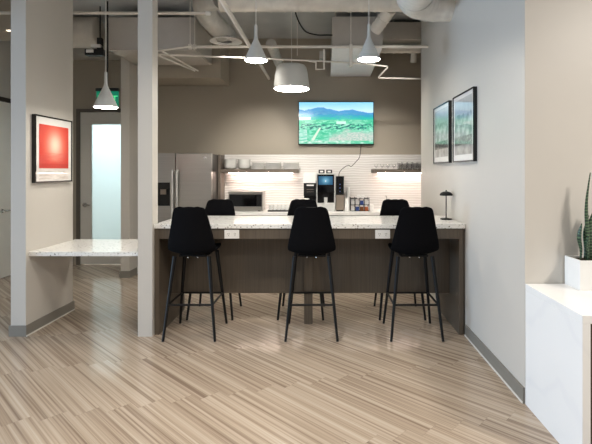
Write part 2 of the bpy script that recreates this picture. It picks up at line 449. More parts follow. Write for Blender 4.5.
# ------------------------------------------------------------------ table lamp on the counter
r = thing('table_lamp', (1.262, 4.65, 1.045), 'small black mushroom table lamp on the counter by the right wall', 'lamp')
MB().lathe([(.058, 0), (.06, .004), (.058, .010), (.012, .014), (.006, .02)], 32, (1.262,4.65,1.045)).build('base', 'blackmetal', r, True)
MB().lathe([(.0055, .012), (.0055, .262)], 14, (1.262,4.65,1.045)).build('stem', 'blackmetal', r, True)
MB().lathe([(.062, .246), (.066, .25), (.064, .262), (.052, .276), (.03, .286), (.008, .289)], 36, (1.262,4.65,1.045)).build('lamp_shade', 'blackmetal', r, True)
MB().lathe([(.004, .288), (.007, .294), (.006, .301), (.002, .304)], 14, (1.262,4.65,1.045)).build('finial', 'blackmetal', r, True)

# ------------------------------------------------------------------ pendants
def cone_pendant(label):
    r = thing('pendant_lamp', (0,0,0), label, 'pendant lamp', 'white cone pendants')
    MB().lathe([(.1165, 0), (.118, .003), (.1165, .008), (.10, .045), (.064, .125), (.036, .185), (.02, .222), (.0155, .25), (.0145, .36), (.008, .366)], 40).build('lamp_shade', 'shade', r, True)
    dd = MB().lathe([(.112, -.0015), (.112, .001)], 40).build('diffuser', 'bulb', r); dd['label'] = 'glowing round diffuser'
    MB().tube([(0,0,.36), (0,0,1.6)], .0035, 8).build('cord', 'white', r)
    MB().lathe([(.05, 0), (.05, .02)], 20, (0,0,0)).build('canopy', 'shade', r, True)
    return r
def set_pendant(r, x, y, z):
    r.location = (x, y, z); top = CEIL - z
    for ch in r.children:
        if ch.name.startswith('canopy'): ch.location.z = top-.021
        if ch.name.startswith('cord'):
            ch.location.z = .36; ch.scale.z = (top-.36)/1.24
p0 = cone_pendant('white cone pendant lamp over the island, in front of the round air diffuser')
for ch in p0.children:
    if ch.name.startswith('cord'):
        for v in ch.data.vertices: v.co.z -= .36
set_pendant(p0, -.70, 4.63, 2.682)
p1 = copy_tree(p0); set_pendant(p1, .462, 4.63, 2.692); p1['label'] = 'white cone pendant lamp over the island, above the right end of the television'
p2 = copy_tree(p0); set_pendant(p2, -2.245, 4.63, 2.2); p2['label'] = 'low white cone pendant lamp over the quartz ledge, in front of the green exit sign'
dp = (-.425, 5.9, 2.62)
r = thing('drum_pendant', dp, 'wide white drum pendant lamp hanging beyond the island', 'pendant lamp')
MB().lathe([(.232, 0), (.235, .004), (.231, .04), (.212, .2), (.196, .275), (.176, .303), (.04, .312), (.02, .318)], 48, dp).build('lamp_shade', 'shade', r, True)
dd = MB().lathe([(.226, -.0015), (.226, .001)], 48, dp).build('diffuser', 'bulb', r); dd['label'] = 'glowing round diffuser'
MB().tube([(dp[0], dp[1], dp[2]+.315), (dp[0], dp[1], CEIL-.02)], .003, 8).build('cord', 'white', r)
MB().lathe([(.05, CEIL-.022), (.05, CEIL-.001)], 20, (dp[0], dp[1], 0)).build('canopy', 'shade', r, True)

# ------------------------------------------------------------------ exit sign
ex = (-2.775, 5.77)
r = thing('exit_sign', (ex[0], ex[1], 2.36), 'green edge-lit exit sign hanging behind the low pendant', 'sign')
MB().box(ex[0]-.147, ex[0]+.147, ex[1]-.02, ex[1]+.02, 2.565, 2.605, bev=.004).build('housing', 'blackplastic', r)
MB().box(ex[0]-.142, ex[0]+.142, ex[1]-.005, ex[1]+.005, 2.375, 2.565).build('panel', 'exitgreen', r)
MB().tube([(ex[0], ex[1], 2.6), (ex[0], ex[1], CEIL-.001)], .01, 10).build('stem', 'blackplastic', r)
cu = bpy.data.curves.new('exit_text', 'FONT'); cu.body = 'EXIT'; cu.size = .13; cu.extrude = .001; cu.align_x = 'CENTER'
to = bpy.data.objects.new('tmp', cu); COL.objects.link(to); bpy.context.view_layer.update()
me = bpy.data.meshes.new_from_object(to.evaluated_get(bpy.context.evaluated_depsgraph_get())); bpy.data.objects.remove(to)
me.materials.clear(); me.materials.append(M['exitletter'])
me.transform(Matrix.Translation((0, -.0065, .06)) @ Matrix.Rotation(PI/2, 4, 'X'))
o = bpy.data.objects.new('lettering', me); COL.objects.link(o); o.parent = r

# ------------------------------------------------------------------ television
TX0, TX1, TZ0, TZ1, TY = -.418, .813, 1.968, 2.672, 7.32
r = thing('television', ((TX0+TX1)/2, TY, TZ0), 'wide wall television showing a green valley under blue hills', 'television')
MB().box(TX0, TX1, TY, TY+.045, TZ0, TZ1, bev=.006).build('bezel', 'blackgloss', r)
MB().box(TX0+.3, TX1-.3, TY+.045, BACK-.001, TZ0+.2, TZ1-.2).build('wall_mount', 'blackplastic', r)
def valley(u, v):
    y = 1-v; n = fbm(u*7, y*9); n2 = fbm(u*16, y*28, 3); n3 = fbm(u*34, y*44, 5)
    ridge1 = .20 - .05*math.sin(u*5+.4) - .035*fbm(u*5, .3, 9) - (.05 if .55 < u < .95 else 0)*math.sin((u-.55)/.4*PI)
    ridge2 = .30 + .03*fbm(u*8, 1.7, 2)
    sky = mix((126,200,232), (190,226,238), y/.2 + .15*n)
    far = mix((84,158,208), (52,132,190), .5+.6*n2); near = mix((56,132,184), (92,170,196), .5+.8*n2)
    if y < ridge1: c = sky
    elif y < ridge2: c = mix(far, near, (y-ridge1)/.14)
    elif y < .42: c = mix((52,150,190), (40,190,160), (y-.3)/.12 + .5*n2)
    else:
        c = mix((58,184,138), (124,202,172), .5+.9*n)
        if n2 > .25: c = mix(c, (150,226,200), .7)
        if .52 < y < .66 and n2+n3*.6 < -.12: c = (34,112,108)
        if .46 < y < .52 and .5 < u < .63: c = (190,232,214)
        # pale ground at the lower right, road at the lower left
        pm = (y - .64 - .5*max(0, .66-u) - .10*n)*9
        if u > .40: c = mix(c, mix((208,208,200), (150,186,172), .5+.9*n3), pm)
        rd = .16 + (.98-y)*.34
        if y > .62 and abs(u-rd) < .012+.03*(y-.6): c = (206,226,206)
        if y > .66 and u < .11: c = mix((190,220,210), (110,200,170), .5+n2)
        if y > .92: c = mix((214,226,218), (90,190,150), .5+.8*n2 + (.0 if u < .7 else .4))
    if .36 < y < .42 and u < .16: c = mix(c, (225,236,236), .9)
    return c
picture('screen', valley, 1, 1, 180, 108, lambda a, b: (TX0+.012+a*(TX1-TX0-.024), TY-.0015, TZ0+.016+b*(TZ1-TZ0-.028)), painted('lit_screen', emit=1.3, rough=.2), r)
cab = bez([(.61, 7.385, 1.98), (.585, 7.383, 1.78), (.53, 7.383, 1.70), (.45, 7.383, 1.62), (.40, 7.383, 1.635), (.33, 7.383, 1.60), (.255, 7.38, 1.52), (.24, 7.35, 1.40), (.24, 7.34, 1.2), (.24,7.33,.93)], 8)
tag(MB().tube(cab, .005, 8).build('power_cable', 'rubber', None, True), 'thin black cable running down the tiles from the television to the coffee machine', 'cable')

# ------------------------------------------------------------------ framed pictures
def frame_x(r, xw, sgn, y0, y1, z0, z1, dep=.034, fw=.014):
    """picture frame on a wall at x = xw whose room side is sgn"""
    b = MB(); xa, xb = sorted((xw+sgn*.001, xw+sgn*dep))
    b.box(xa, xb, y0, y1, z0, z0+fw); b.box(xa, xb, y0, y1, z1-fw, z1); b.box(xa, xb, y0, y0+fw, z0+fw, z1-fw); b.box(xa, xb, y1-fw, y1, z0+fw, z1-fw)
    b.build('frame', 'blackgloss' , r)
    xa, xb = sorted((xw+sgn*.004, xw+sgn*(dep-.008)))
    MB().box(xa, xb, y0+fw, y1-fw, z0+fw, z1-fw).build('mat_board', 'mat', r)
def grey_valley(seed):
    def fn(u, v):
        y = 1-v; n = fbm(u*6+seed, y*8, 1); n2 = fbm(u*25+seed, y*30, 2)
        if y < .3+.05*n: return mix((200,200,200), (150,152,152), y/.35+.2*n)
        if y < .66: return mix((120,124,124), (190,190,188), .5+.8*n)
        if y < .84: return mix((58,58,58), (150,148,144), .42+.9*n2+.3*n)
        return mix((196,194,190), (160,158,154), .5+.8*n)
    return fn
art = painted('glazed_print', coat=1, rough=.45)
for (y0, y1, lb, sd) in ((3.92, 4.555, 'square black-framed landscape print on the right wall, nearer the camera of the pair', 0), (4.695, 5.36, 'square black-framed landscape print on the right wall, nearer the kitchen of the pair', 4)):
    z0, z1 = 1.63, 2.283
    r = thing('framed_picture', (XR, (y0+y1)/2, z0), lb, 'picture', 'landscape prints on the right wall')
    frame_x(r, XR, -1, y0, y1, z0, z1)
    picture('print', grey_valley(sd), 1, 1, 50, 50, lambda a, b: (XR-.0275, y1-.055-a*(y1-y0-.11), z0+.07+b*(z1-z0-.12)), art, r)
art2 = painted('glazed_red_print', coat=1, rough=.5); art2.node_tree.nodes['Principled BSDF'].inputs['Coat IOR'].default_value = 1.45
r = thing('framed_picture', (-2.79, 4.61, 1.43), 'black-framed print of a glowing red sky over pale sand on the stub wall', 'picture')
frame_x(r, -2.79, 1, 4.294, 4.925, 1.43, 2.09, .037)
def red(u, v):
    y = 1-v
    if y < .80:
        g = math.exp(-(((u-.52)/.3)**2 + ((y-.36)/.3)**2))
        c = mix((205,44,27), (246,205,184), g)
        if y > .5: c = mix(c, (198,42,28), .15+.3*fbm(u*3, y*20))
        if y > .7: c = mix(c, (176,34,24), .4)
        return c
    return mix((236,232,226), (186,176,168), .35+1.1*fbm(u*2.2, y*34, 4)*(1 if y > .83 else .2))
picture('print', red, 1, 1, 60, 70, lambda a, b: (-2.79+.0305, 4.294+.065+a*.50, 1.43+.028+b*.547), art2, r)

# ------------------------------------------------------------------ right foreground credenza and planter
r = thing('credenza', (1.9, 2.65, 0), 'white quartz waterfall cabinet in the right foreground', 'cabinet')
CX0, CX1, CY0, CY1, CZ = XR, 2.95, 2.325, 2.985, .80
MB().box(CX0, CX1, CY0, CY1, CZ-.043, CZ, bev=.002).build('top', 'veined', r)
for x in (CX0, CX1-.043): MB().box(x, x+.043, CY0, CY1, 0, CZ-.0435, bev=.002).build('end_panel', 'veined', r)
MB().box(CX0+.044, CX1-.044, CY0+.04, CY1-.01, .06, CZ-.044).build('carcass', 'darkwood', r)
MB().box(CX0+.044, CX1-.044, CY0+.09, CY1-.05, 0, .06).build('plinth', 'darkwood', r)
for k in range(3):
    w = (CX1-CX0-.1)/3; x = CX0+.05+k*w
    dd = MB().box(x+.002, x+w-.002, CY0+.02, CY0+.039, .065, CZ-.05, bev=.002).build('door', 'darkwood', r)
    MB().tube([(x+w-.04, CY0+.019, .45), (x+w-.04, CY0-.002, .46), (x+w-.04, CY0-.002, .6), (x+w-.04, CY0+.019, .61)], .005, 8).build('handle', 'blackmetal', dd, True)
PX0, PX1, PY0, PY1, PZ0, PZ1 = 1.594, 2.15, 2.80, 2.98, .80, .988
r = thing('planter', (1.87, 2.89, .80), 'white rectangular planter on the white quartz cabinet', 'planter')
b = MB(); w = .012
b.box(PX0, PX1, PY0, PY0+w, PZ0, PZ1); b.box(PX0, PX1, PY1-w, PY1, PZ0, PZ1); b.box(PX0, PX0+w, PY0+w, PY1-w, PZ0, PZ1); b.box(PX1-w, PX1, PY0+w, PY1-w, PZ0, PZ1); b.box(PX0+w, PX1-w, PY0+w, PY1-w, PZ0, PZ0+.01)
b.build('pot', 'white', r)
MB().box(PX0+w, PX1-w, PY0+w, PY1-w, PZ0+.011, PZ1-.012).build('soil', 'soil', r)
def snake_plant(cx, cy, leaves, label):
    r = thing('snake_plant', (cx, cy, PZ1-.015), label, 'plant', 'snake plants in the white planter')
    for (dx, dy, hh, w, lx, ly, rot) in leaves:
        bm = bmesh.new(); N = 14; G = []
        for i in range(N+1):
            t = i/N; k = t*t
            hw = w*(.55+.9*t-.2*t*t)*(1 if t < .5 else max(.0, 1-((t-.5)/.5)**1.5))
            hw = max(hw, .0022)
            a = rot + .9*t; c = Vector((cx+dx+lx*k+.006*math.sin(t*7), cy+dy+ly*k, PZ1-.0115+hh*t))
            row = []
            for u in (-1, -.5, 0, .5, 1):
                p = Vector((math.cos(a)*hw*u, math.sin(a)*hw*u, 0)) + Vector((-math.sin(a), math.cos(a), 0))*(hw*.45*u*u)
                row.append(bm.verts.new(c+p))
            G.append(row)
        for a, c in zip(G, G[1:]):
            for q in range(4): bm.faces.new((a[q], a[q+1], c[q+1], c[q]))
        m = MB(); m.bm.free(); m.bm = bm
        o = m.build('leaf', 'leaf', r, True); so = o.modifiers.new('thick', 'SOLIDIFY'); so.thickness = .005; so.offset = 0
    return r
snake_plant(1.68, 2.89, [(.008,-.01,.56,.026,.01,-.005,.3), (-.03,.0,.235,.02,-.005,-.01,1.2), (.035,.01,.33,.024,.025,0,-.3), (-.005,-.035,.17,.022,-.01,-.02,.8), (.02,.035,.28,.02,.03,.02,.1)],
            'snake plant with one tall banded leaf in the white planter')

# ------------------------------------------------------------------ kitchen run
KX0, KX1, KY = -1.628, 2.598, 6.8
tag(MB().box(KX0, KX1, KY, BACK-.013, .874, .914, bev=.003).build('countertop', 'white'), 'white kitchen worktop along the tiled back wall, holding the coffee machine', 'countertop')
xs = [KX0+i*(KX1-KX0)/5 for i in range(6)]
nm = ['beneath the microwave', 'beneath the tray of cups', 'beneath the coffee machine', 'beneath the shelf of glasses', 'in the far right corner of the kitchen']
for i in range(5):
    x0, x1 = xs[i]+.002, xs[i+1]-.002
    r = thing('base_cabinet', ((x0+x1)/2, 7.1, 0), 'grey brown base cabinet %s under the white worktop' % nm[i], 'cabinet', 'kitchen base cabinets')
    MB().box(x0, x1, KY+.045, BACK-.005, .1, .873).build('body', 'wood', r)
    MB().box(x0, x1, KY+.1, BACK-.005, 0, .1).build('plinth', 'blackplastic', r)
    for k in range(2):
        xa = x0+k*(x1-x0)/2; xb = xa+(x1-x0)/2
        dd = MB().box(xa+.002, xb-.002, KY+.025, KY+.044, .105, .84, bev=.002).build('door', 'wood', r)
        hx = xb-.04 if k == 0 else xa+.04
        MB().tube([(hx, KY+.024, .66), (hx, KY+.0, .665), (hx, KY+.0, .785), (hx, KY+.024, .79)], .005, 8).build('handle', 'chrome', dd, True)

# refrigerator
FX0, FX1, FY, FZ = -2.59, -1.678, 6.72, 1.808
r = thing('refrigerator', ((FX0+FX1)/2, 7.05, 0), 'stainless side-by-side refrigerator with ice dispenser behind the post', 'refrigerator')
MB().box(FX0, FX1, FY+.07, 7.385, .02, FZ-.01, bev=.004).build('cabinet', 'steeldark', r)
MB().box(FX0+.03, FX1-.03, FY+.09, 7.3, 0, .02).build('plinth', 'blackplastic', r)
d0 = MB(); sx = -2.218
dz0, dz1, dx0, dx1 = 1.02, 1.37, -2.525, -2.30
d0.box(FX0, dx0, FY, FY+.065, .08, FZ); d0.box(dx1, sx-.004, FY, FY+.065, .08, FZ); d0.box(dx0, dx1, FY, FY+.065, .08, dz0); d0.box(dx0, dx1, FY, FY+.065, dz1, FZ)
fd = d0.build('freezer_door', 'steel', r)
b = MB(); b.box(dx0, dx1, FY+.05, FY+.064, dz0, dz1); b.box(dx0, dx0+.008, FY+.003, FY+.05, dz0, dz1); b.box(dx1-.008, dx1, FY+.003, FY+.05, dz0, dz1); b.box(dx0, dx1, FY+.004, FY+.05, dz1-.1, dz1)
dp_ = b.build('ice_dispenser', 'rubber', fd); dp_['label'] = 'black ice and water dispenser'
b = MB(); b.box(dx0+.07, dx1-.07, FY+.03, FY+.045, dz1-.18, dz1-.1); 
b.build('paddle', 'beige', fd)
rd = MB().box(sx+.004, FX1, FY, FY+.065, .08, FZ, bev=.008).build('fresh_food_door', 'steel', r)
for x, par in ((sx-.034, fd), (sx+.034, rd)):
    MB().tube([(x, FY+.0, 1.55), (x, FY-.045, 1.545), (x, FY-.05, 1.5), (x, FY-.05, .8), (x, FY-.045, .72), (x, FY, .715)], .016, 14).build('handle', 'silver', par, True)
lg = MB().lathe([(.02, -.002), (.02, .0005)], 24, (FX1-.10, FY, 1.74), 'Y').build('badge', 'chrome', rd); lg['label'] = 'small round chrome badge'
tag(MB().box(-1.672, -1.634, 7.1, 7.399, .0, 1.8).build('side_panel', 'shelfwood'), 'narrow brown panel between the refrigerator and the tiles', 'panel')

# shelves with light strips
def shelf(x0, x1, label):
    r = thing('wall_shelf', ((x0+x1)/2, 7.27, 1.51), label, 'shelf', 'floating shelves on the tiles')
    MB().box(x0, x1, 7.14, BACK-.013, 1.512, 1.57, bev=.002).build('board', 'shelfwood', r)
    dd = MB().box(x0+.1, x1-.1, 7.27, 7.295, 1.503, 1.5115).build('light_strip', 'led', r); dd['label'] = 'glowing strip under the shelf'
shelf(-1.63, -.405, 'floating grey shelf with stacked white dishes and a glowing strip beneath')
shelf(.77, 2.35, 'floating grey shelf with drinking glasses and a glowing strip beneath')
SZ = 1.5705
# stacks of dishes: bowls on the left, plates to the right
ords = ['lowest', 'second', 'third', 'fourth', 'fifth', 'sixth', 'seventh', 'eighth', 'ninth', 'tenth']
def which(k, n): return 'topmost' if k == n-1 else ('lowest' if k == 0 else ords[k] + ' from the bottom')
bowl_me = plate_me = None
for s_, (px, nmn) in enumerate(((230.3, 'in the bowl stack nearest the refrigerator'), (244.3, 'in the bowl stack second from the refrigerator'))):
    x = (px-324)/61.9
    for k in range(6):
        if bowl_me is None:
            b = MB(); b.lathe([(.001, 0), (.042, 0), (.07, .006), (.087, .018), (.094, .034), (.099, .058), (.0972, .058), (.0915, .036), (.083, .023), (.066, .012), (.001, .006)], 36)
            o = b.build('bowl', 'china', None, True); bowl_me = o.data
        else:
            o = bpy.data.objects.new('bowl', bowl_me); COL.objects.link(o)
        o.location = (x+.0004*((k*37)%3-1), 7.27, SZ+k*.0205)
        tag(o, 'white bowl, %s %s' % (which(k, 6), nmn), 'bowl', 'white bowls on the left shelf')
for s_, (px, nmn) in enumerate(((258.2, 'in the plate stack beside the bowls'), (273.5, 'in the middle plate stack on the shelf'), (291.1, 'in the plate stack nearest the coffee machine'))):
    x = (px-324)/61.9; sc = (.86, 1.04, 1.04)[s_]
    for k in range(6):
        if plate_me is None:
            b = MB(); b.lathe([(.001, 0), (.07, 0), (.10, .002), (.116, .0045), (.12, .007), (.12, .0155), (.1175, .0155), (.115, .009), (.10, .0065), (.001, .005)], 40)
            o = b.build('plate', 'china', None, True); plate_me = o.data
        else:
            o = bpy.data.objects.new('plate', plate_me); COL.objects.link(o)
        o.location = (x+.002*((k*29)%3-1), 7.262, SZ+k*.0185); o.scale = (sc, sc, 1)
        tag(o, 'white plate, %s %s' % (which(k, 6), nmn), 'plate', 'white plates on the left shelf')
# glasses on the right shelf
def goblet():
    return [(.03, 0), (.03, .003), (.006, .007), (.005, .03), (.02, .04), (.031, .058), (.031, .085), (.029, .085), (.029, .059), (.018, .043), (.001, .038)]
def tumbler():
    return [(.03, 0), (.034, .004), (.038, .112), (.0355, .112), (.031, .012), (.001, .01)]
gm = {}
def put_glass(kind, prof, x, y, label, mat='glass'):
    if kind not in gm:
        o = MB().lathe(prof, 28, cap=False).build(kind, mat, None, True); gm[kind] = o.data
    else:
        o = bpy.data.objects.new(kind, gm[kind]); COL.objects.link(o)
    o.location = (x, y, SZ); tag(o, label, 'glass', 'drinking glasses on the right shelf')
W1 = ['first', 'second', 'third', 'fourth', 'fifth', 'sixth', 'seventh', 'eighth']
for k in range(4):
    put_glass('stemmed_glass', goblet(), .84+k*.095, 7.25, 'small clear stemmed glass, %s from the free end of the right shelf' % W1[k])
for k in range(5):
    put_glass('tumbler', tumbler(), 1.215+k*.082, 7.235, 'tall clear tumbler in the front row, %s after the stemmed glasses' % W1[k])
    put_glass('tumbler', tumbler(), 1.235+k*.082, 7.325, 'tall clear tumbler in the back row, %s after the stemmed glasses' % W1[k])
gm.pop('tumbler')
put_glass('tumbler', tumbler(), 1.63, 7.24, 'tall smoked tumbler at the wall corner on the right shelf', 'darkglass')

# microwave
KZ = .9145
X0, X1, Y0, Y1 = -1.484, -.955, 6.98, 7.34
r = thing('microwave', ((X0+X1)/2, 7.16, KZ), 'stainless microwave oven with dark window on the kitchen worktop', 'microwave')
MB().box(X0, X1, Y0+.03, Y1, KZ+.012, KZ+.31, bev=.004).build('body', 'steel', r)
b = MB(); b.box(X0, X1, Y0, Y0+.029, KZ+.012, KZ+.075, bev=.003); b.box(X0, X1, Y0, Y0+.029, KZ+.265, KZ+.31, bev=.003); b.box(X0, X0+.012, Y0, Y0+.029, KZ+.076, KZ+.264); b.box(X1-.012, X1, Y0, Y0+.029, KZ+.076, KZ+.264)
b.build('door_trim', 'steel', r)
MB().box(X0+.013, X1-.09, Y0+.004, Y0+.029, KZ+.0765, KZ+.2635).build('window', 'blackgloss', r)
MB().box(X1-.088, X1-.013, Y0+.003, Y0+.029, KZ+.0765, KZ+.2635).build('control_panel', 'blackplastic', r)
for x in (X0+.06, X1-.06):
    MB().box(x-.02, x+.02, Y0+.05, Y1-.05, KZ, KZ+.0125).build('foot', 'blackplastic', r)
# tray with cups
X0, X1 = -.872, -.545
tag(MB().box(X0, X1, 6.95, 7.12, KZ, KZ+.02, bev=.004).build('tray', 'blackplastic'), 'black tray carrying a row of small white cups on the kitchen worktop', 'tray')
cupm = None
def cup_prof(r0=.024, r1=.031, h=.085): return [(r0, 0), (r0+.002, .002), (r1, h), (r1-.003, h), (r0-.001, .006), (.001, .005)]
for k in range(5):
    if cupm is None:
        o = MB().lathe(cup_prof(), 24, cap=False).build('cup', 'china', None, True); cupm = o.data
    else:
        o = bpy.data.objects.new('cup', cupm); COL.objects.link(o)
    o.location = (X0+.04+k*.0625, 7.03, KZ+.0205)
    tag(o, 'small white cup on the black tray, %s' % ['nearest the microwave', 'second from the microwave', 'in the middle of the row', 'second from the coffee machine end', 'at the coffee machine end'][k], 'cup', 'white cups on the tray')

# brewer A
s = 64.0
def bx(px, y=0): return (px-324)/s
r = thing('coffee_brewer', (bx(310), 7.1, KZ), 'white and black coffee brewer left of the main coffee machine', 'coffee brewer')
X0, X1 = bx(303.4), bx(316.2)
MB().box(X0, X1, 7.03, 7.33, KZ+.44, KZ+.60, bev=.006).build('top_housing', 'white', r)
MB().box(X0+.004, X1-.004, 7.17, 7.32, KZ, KZ+.4395).build('column', 'blackplastic', r)
fp = MB().box(X0+.004, X1-.004, 7.03, 7.169, KZ+.24, KZ+.4395, bev=.003).build('front_panel', 'blackplastic', r)
b = MB(); b.box(bx(306.6), bx(313.8), 7.027, 7.0305, KZ+.395, KZ+.415); b.build('name_strip', 'white', fp)
b = MB(); b.box(bx(306.6), bx(313.8), 7.027, 7.0305, KZ+.335, KZ+.34); b.box(bx(306.6), bx(313.8), 7.027, 7.0305, KZ+.3, KZ+.304); b.build('print_line', 'beige', fp)
MB().box(X0, X1, 7.0, 7.169, KZ, KZ+.025, bev=.003).build('drip_tray', 'blackplastic', r)
def lidded(name, x, y, z, mat, label, h=.16):
    r = thing(name, (x, y, z), label, 'cup')
    MB().lathe([(.03, 0), (.032, .002), (.041, h), (.039, h), (.029, .005), (.001, .004)], 24, (x,y,z), cap=False).build('body', mat, r, True)
    MB().lathe([(.043, h-.004), (.043, h+.004), (.038, h+.012), (.001, h+.012)], 24, (x,y,z), cap=False).build('lid', 'white', r, True)
lidded('paper_cup', bx(306.6), 7.075, KZ+.0255, 'cardboard', 'brown paper cup with white lid in the coffee brewer')
o = MB().lathe(cup_prof(.03, .04, .1), 24, cap=False).build('cup', 'china', None, True); o.location = (bx(312.6), 7.075, KZ+.0255)
tag(o, 'white cup standing in the coffee brewer beside a brown paper cup', 'cup')

# espresso machine
X0, X1 = bx(316.6), bx(335.3); Yf = 6.98
r = thing('coffee_machine', ((X0+X1)/2, 7.15, KZ), 'tall black and silver coffee machine with lit touch screen', 'coffee machine')
b = MB(); b.box(X0, X0+.012, Yf, 7.33, KZ, KZ+.59); b.box(X1-.018, X1, Yf, 7.33, KZ, KZ+.59); b.box(X0, X1, 7.16, 7.33, KZ, KZ+.59); b.box(X0+.012, X1-.018, Yf, 7.16, KZ+.575, KZ+.59)
b.build('body', 'silver', r)
fp = MB().box(X0+.0125, X1-.0185, Yf-.006, 7.159, KZ+.29, KZ+.574, bev=.004).build('front_panel', 'blackgloss', r)
def scr(u, v):
    g = math.exp(-(((u-.5)/.28)**2+((v-.5)/.4)**2)); c = mix((46,96,130), (132,196,222), g)
    return (232,244,250) if (abs(u-.5) < .045 and abs(v-.42) < .09) else c
sc_ = picture('touch_screen', scr, 1, 1, 40, 26, lambda a, b_: (bx(318.6)+a*(bx(332.6)-bx(318.6)), Yf-.0075, KZ+.415+b_*.132), painted('touch_screen', emit=.9, rough=.2), r)
MB().box(bx(323.2), bx(328.6), 7.0, 7.1, KZ+.222, KZ+.2895, bev=.004).build('spout', 'blackplastic', r)
MB().box(X0+.0125, X1-.0185, 7.12, 7.159, KZ+.13, KZ+.2895).build('bay_back', 'blackplastic', r)
MB().box(X0+.0125, X1-.0185, Yf+.005, 7.159, KZ+.0, KZ+.125, bev=.004).build('drip_tray', 'silver', r)
for px in (321.6, 329.2):
    h_ = MB().box(bx(px)-.047, bx(px)+.047, 7.05, 7.2, KZ+.5905, KZ+.648, bev=.006).build('bean_hopper', 'blackplastic', r)
    MB().box(bx(px)-.025, bx(px)+.025, 7.0485, 7.0505, KZ+.605, KZ+.632).build('hopper_window', 'white', h_)
o = MB().lathe(cup_prof(.024, .029, .09), 24, cap=False).build('cup', 'china', None, True); o.location = (bx(325.8), 7.04, KZ+.126)
tag(o, 'white cup on the drip tray of the tall coffee machine', 'cup')

# milk cooler C
X0, X1 = bx(335.9), bx(343.8)
r = thing('milk_cooler', ((X0+X1)/2, 7.15, KZ), 'slim black and steel milk cooler right of the coffee machine', 'milk cooler')
MB().box(X0, X1, 7.0, 7.32, KZ+.02, KZ+.26, bev=.003).build('lower_body', 'beige', r)
tp = MB().box(X0, X1, 6.99, 7.32, KZ+.2605, KZ+.545, bev=.004).build('upper_body', 'blackgloss', r)
for k in range(3):
    MB().lathe([(.008, -.002), (.008, .001)], 14, ((X0+X1)/2, 6.989, KZ+.31+k*.055), 'Y').build('button', 'blue', tp)
MB().box(X0+.006, X1-.006, 7.02, 7.3, KZ, KZ+.0195).build('base', 'blackplastic', r)
# stacked paper cups
def cup_stack(x, y, n, lab):
    for k in range(n):
        o = bpy.data.objects.new('paper_cup', pcm); COL.objects.link(o); o.location = (x, y, KZ+k*.032)
        tag(o, 'white paper cup, %s %s' % (which(k, n), lab), 'cup', 'stacked paper cups')
tmp = MB().lathe([(.001, .11), (.032, .11), (.04, 0), (.0385, 0), (.0306, .108), (.001, .108)], 24, cap=False).build('paper_cup', 'white', None, True); pcm = tmp.data; bpy.data.objects.remove(tmp)
cup_stack(bx(348.6), 7.24, 9, 'in the tall stack beside the milk cooler')
cup_stack(bx(347.2), 7.05, 4, 'in the short stack beside the milk cooler')
# pod organiser
X0, X1 = bx(350.6), bx(369.0); Yf, Yb = 7.02, 7.2
r = thing('pod_rack', ((X0+X1)/2, 7.1, KZ), 'black wire rack of coloured pods and packets on the kitchen worktop', 'rack')
b = MB()
for z in (.004, .10, .195):
    for y in (Yf, Yb): b.box(X0, X1, y-.004, y+.004, KZ+z-.004+.001, KZ+z+.004)
    b.box(X0, X1, Yf, Yb, KZ+z-.002, KZ+z)
for k in range(5):
    x = X0+k*(X1-X0)/4
    for y in (Yf, Yb): b.box(x-.004, x+.004, y-.004, y+.004, KZ+.001, KZ+.215)
b.build('frame', 'blackmetal', r)
mats = ['white', 'blue', 'amber', 'orange', 'white', 'white', 'blue', 'white']
nmz = {'white': 'white', 'blue': 'blue', 'amber': 'brown', 'orange': 'orange'}
posn = ['left end', 'second place', 'third place', 'right end']
for q, mt in enumerate(mats):
    k, lv = q % 4, q//4
    x = X0+(k+.5)*(X1-X0)/4
    o = MB().box(-.026, .026, -.05, .05, 0, .062, bev=.006).build('pod_box', mt); o.location = (x, 7.1, KZ+(.0045 if lv == 0 else .1005))
    tag(o, '%s packet on the %s tier of the black wire rack, %s' % (nmz[mt], ('lower', 'upper')[lv], posn[k]), 'packet', 'packets in the wire rack')
for k, x in enumerate((-.01, .055)):
    o = MB().box(-.025, .025, -.03, .03, 0, .05, bev=.006).build('pod_box', 'white'); o.location = ((X0+X1)/2+x, 7.1, KZ+.1955)
    tag(o, 'white packet on top of the black wire rack, %s' % ('nearer the cups', 'nearer the soap bottle')[k], 'packet', 'packets on top of the rack')
# napkin packet and soap bottle
o = MB().box(bx(370.4), bx(373.6), 7.0, 7.12, KZ, KZ+.10, bev=.006).build('napkin_pack', 'white'); tag(o, 'white packet of napkins right of the black wire rack', 'packet')
x, y = bx(388.6), 7.25
r = thing('soap_bottle', (x, y, KZ), 'clear pump bottle on the worktop below the shelf of glasses', 'bottle')
MB().lathe([(.03, 0), (.032, .004), (.032, .13), (.026, .15), (.012, .16), (.012, .17)], 24, (x,y,KZ)).build('body', 'china', r, True)
MB().tube([(x,y,KZ+.17), (x,y,KZ+.225), (x-.012,y-.01,KZ+.228), (x-.03,y-.03,KZ+.222)], .005, 8).build('pump', 'chrome', r, True)

